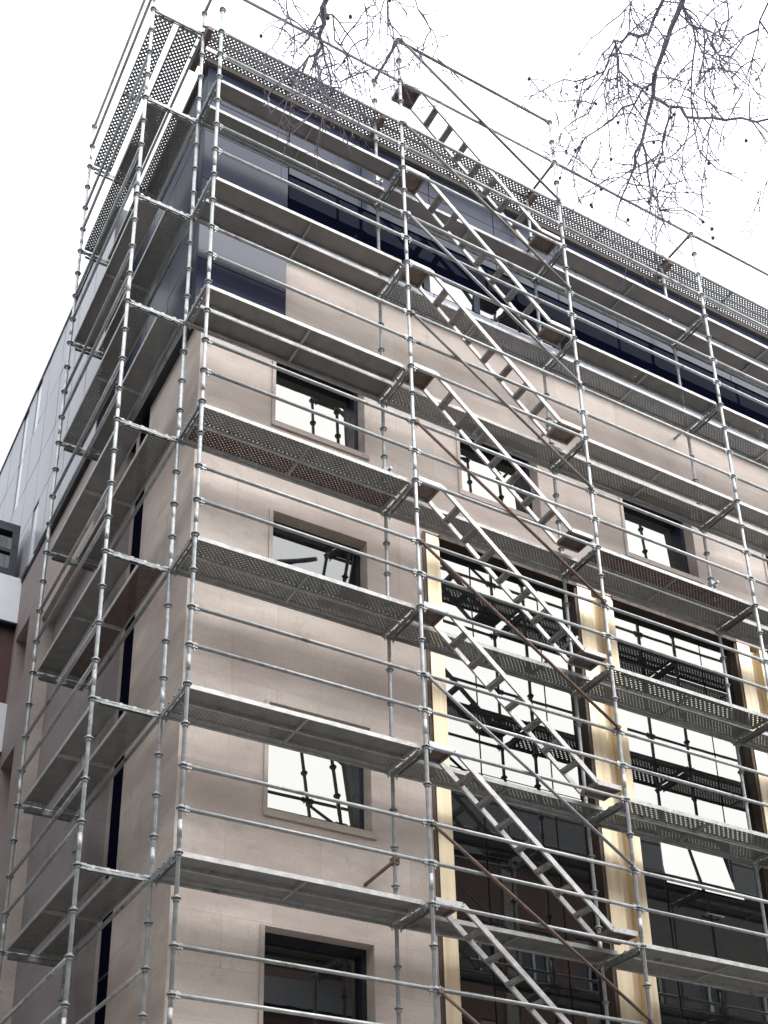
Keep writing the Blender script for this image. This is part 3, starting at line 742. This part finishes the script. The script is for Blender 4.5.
for c in balls[-90:]:
    if first is None:
        first = bm_.build('seed_ball', M['seed'], tree); o = first
    else:
        o = bpy.data.objects.new('seed_ball', first.data); COL.objects.link(o); o.parent = tree
    o.location = c - Vector(T0); s = random.uniform(.8, 1.15); o.scale = (s, s, s)

# ------------------------------------------------------------------ houses across the street (seen in the glass, one added to block light)
def house(x0, x1, y, top, mat, label, roofh, cols, rows, quoins=False):
    org = (x0, y, GROUND)
    o = thing('street_house', org, label, 'building', 'houses across the street')
    hs = []
    cw = (x1 - x0) / cols
    for i in range(cols):
        for j in range(rows):
            a = x0 + (i + .5) * cw; z = GROUND + 1.2 + j * 3.0
            if z + 1.9 < top: hs.append((a - .55, a + .55, z, z + 1.75))
    wll = MB(); holed(wll, x0, x1, GROUND, top, hs, .25, lambda x, z, d: (x, y - d, z))
    wll.quad((x0, y, GROUND), (x0, y, top), (x0, y - 10, top), (x0, y - 10, GROUND)); wll.quad((x1, y, GROUND), (x1, y, top), (x1, y - 10, top), (x1, y - 10, GROUND)); wll.quad((x0, y - 10, GROUND), (x1, y - 10, GROUND), (x1, y - 10, top), (x0, y - 10, top))
    wll.build('wall', M[mat], o, org=org)
    r_ = MB(); vs = [(x0, y + .25, top), (x1, y + .25, top), (x1, y - 1.0, top + roofh), (x0, y - 1.0, top + roofh), (x0, y - 10, top), (x1, y - 10, top), (x1, y - 9, top + roofh), (x0, y - 9, top + roofh)]
    r_.add(vs, [(0, 1, 2, 3), (5, 4, 7, 6), (3, 2, 6, 7), (0, 3, 7, 4), (1, 5, 6, 2), (0, 4, 5, 1)]); r_.build('roof', M['slate'], o, org=org)
    for a, b_, c_, d in hs:
        f = MB(); f.box(a, a + .08, y - .24, y - .14, c_, d); f.box(b_ - .08, b_, y - .24, y - .14, c_, d); f.box((a + b_) / 2 - .04, (a + b_) / 2 + .04, y - .24, y - .14, c_, d)
        f.box(a + .08, b_ - .08, y - .235, y - .145, d - .08, d); f.box(a + .08, b_ - .08, y - .235, y - .145, c_, c_ + .08)
        fo = f.build('window', M['white_frame'], o, org=org)
        f = MB(); f.box(a + .04, b_ - .04, y - .21, y - .195, c_ + .04, d - .04); f.build('pane', M['dim_glass'], fo, org=org)
    if quoins:
        q = MB()
        for x in (x0 + .35, (x0 + x1) / 2 - .2, x1 - .8): q.box(x, x + .5, y + .002, y + .06, GROUND, top - .02)
        q.build('quoin', M['quoin'], o, org=org)
house(13.2, 20.6, -15.6, 12.0, 'brick', 'brown brick house with pale quoins and slate roof mirrored in the lower glass', 3.0, 4, 5, True)
house(20.7, 34, -15.6, 12.8, 'grey_stone', 'pale grey rendered house mirrored in the lower right glass', 2.2, 5, 5)
house(-26, -1.2, -15.6, 14.5, 'grey_stone', 'unseen grey rendered house added behind the viewer to shade the left face', 1.6, 8, 5)  # added out of view, keeps sky light off the left corner
house(-1.0, 13.1, -15.6, 6.6, 'brick', 'lower brown brick house mirrored in the lowest corner window', 1.2, 5, 3)

# plain unseen house added beyond the side street to darken the left face
org = (-18.0, .3, GROUND)
o = thing('street_house', org, 'unseen long grey house added across the side street to shade the left face', 'building', 'houses across the street')
q = MB(); hs = [(y, y + 1.1, GROUND + 1.2 + 3 * j, GROUND + 2.95 + 3 * j) for y in (4, 8, 12, 16, 20, 24, 28) for j in range(6)]
holed(q, .3, 32.0, GROUND, 15.0, hs, .25, lambda y, z, d: (-7.4 - d, y, z))
q.quad((-7.4, .3, GROUND), (-18, .3, GROUND), (-18, .3, 15.0), (-7.4, .3, 15.0)); q.quad((-7.4, 32, GROUND), (-18, 32, GROUND), (-18, 32, 15.0), (-7.4, 32, 15.0)); q.quad((-18, .3, GROUND), (-18, 32, GROUND), (-18, 32, 15.0), (-18, .3, 15.0))
q.build('wall', M['grey_stone'], o, org=org)
q = MB(); q.box(-18.2, -7.2, .1, 32.2, 15.004, 15.3); q.build('roof', M['slate'], o, org=org)
for y, y1, z, z1 in hs:
    f = MB(); f.box(-7.64, -7.54, y, y + .08, z, z1); f.box(-7.64, -7.54, y1 - .08, y1, z, z1); f.box(-7.64, -7.54, y + .08, y1 - .08, z, z + .08); f.box(-7.64, -7.54, y + .08, y1 - .08, z1 - .08, z1)
    fo = f.build('window', M['white_frame'], o, org=org)
    f = MB(); f.box(-7.61, -7.60, y + .04, y1 - .04, z + .04, z1 - .04); f.build('pane', M['dim_glass'], fo, org=org)

# ------------------------------------------------------------------ light: overcast sky, weak soft sun from the front right
SE, SR = R(56), R(140)
wd = bpy.data.worlds.new('World'); SC.world = wd; wd.use_nodes = True
nt = wd.node_tree; bg = nt.nodes['Background']
sky = N(nt, 'ShaderNodeTexSky', sky_type='NISHITA', sun_disc=False, sun_elevation=SE, sun_rotation=SR)
sky.air_density = 1.0; sky.dust_density = 3.0
tc = N(nt, 'ShaderNodeTexCoord'); cn = N(nt, 'ShaderNodeTexNoise', Scale=1.6, Detail=5, Roughness=.55)
nt.links.new(tc.outputs['Generated'], cn.inputs['Vector'])
cloud = ramp(nt, cn.outputs['Fac'], [(.3, (6.0, 6.2, 6.6)), (.7, (7.4, 7.5, 7.75))])
# the cloud is thinner, so brighter, on the sun's side of the sky
dt = N(nt, 'ShaderNodeVectorMath', operation='DOT_PRODUCT'); nt.links.new(tc.outputs['Generated'], dt.inputs[0])
dt.inputs[1].default_value = (math.sin(SR) * math.cos(SE), math.cos(SR) * math.cos(SE), math.sin(SE))
gm = N(nt, 'ShaderNodeMapRange', interpolation_type='SMOOTHSTEP'); nt.links.new(dt.outputs['Value'], gm.inputs['Value'])
for k_, v_ in (('From Min', .15), ('From Max', 1.0), ('To Min', 1.0), ('To Max', 2.9)): gm.inputs[k_].default_value = v_
vm = N(nt, 'ShaderNodeVectorMath', operation='SCALE'); nt.links.new(cloud, vm.inputs[0]); nt.links.new(gm.outputs[0], vm.inputs['Scale'])
cloud = vm.outputs[0]
nt.links.new(mixc(nt, sky.outputs[0], cloud, .985), bg.inputs[0]); bg.inputs[1].default_value = .13
sl = bpy.data.lights.new('sun', 'SUN'); sl.energy = 1.5; sl.angle = R(75); sl.color = (1, .96, .91)
so = bpy.data.objects.new('sun', sl); COL.objects.link(so)
az = R(140)                                  # from +y clockwise: light comes from the front right
dirv = Vector((math.sin(az) * math.cos(SE), math.cos(az) * math.cos(SE), math.sin(SE)))
so.rotation_euler = (-dirv).to_track_quat('-Z', 'Y').to_euler()

# ------------------------------------------------------------------ camera (the photo is the upper part of a larger frame: lens shift)
cd = bpy.data.cameras.new('camera'); cam = bpy.data.objects.new('camera', cd); COL.objects.link(cam)
cd.sensor_fit = 'VERTICAL'; cd.sensor_height = 36; cd.sensor_width = 27; cd.lens = 36 * FPX / 1024
cd.shift_x = (384 - PX) / 1024; cd.shift_y = (PY - 512) / 1024
cd.clip_start = .05; cd.clip_end = 1500
mw = Matrix((RT, UP, -fwd)).transposed().to_4x4(); mw.translation = CAM
cam.matrix_world = mw
SC.camera = cam
vs_ = SC.view_settings; vs_.view_transform = 'Standard'; vs_.look = 'None'; vs_.exposure = .60; vs_.gamma = 1; vs_.use_curve_mapping = False
SC.render.resolution_x, SC.render.resolution_y = 768, 1024
SC.cycles.use_denoising = True
SC.cycles.max_bounces = 8; SC.cycles.transparent_max_bounces = 16
SC.cycles.sample_clamp_indirect = 6
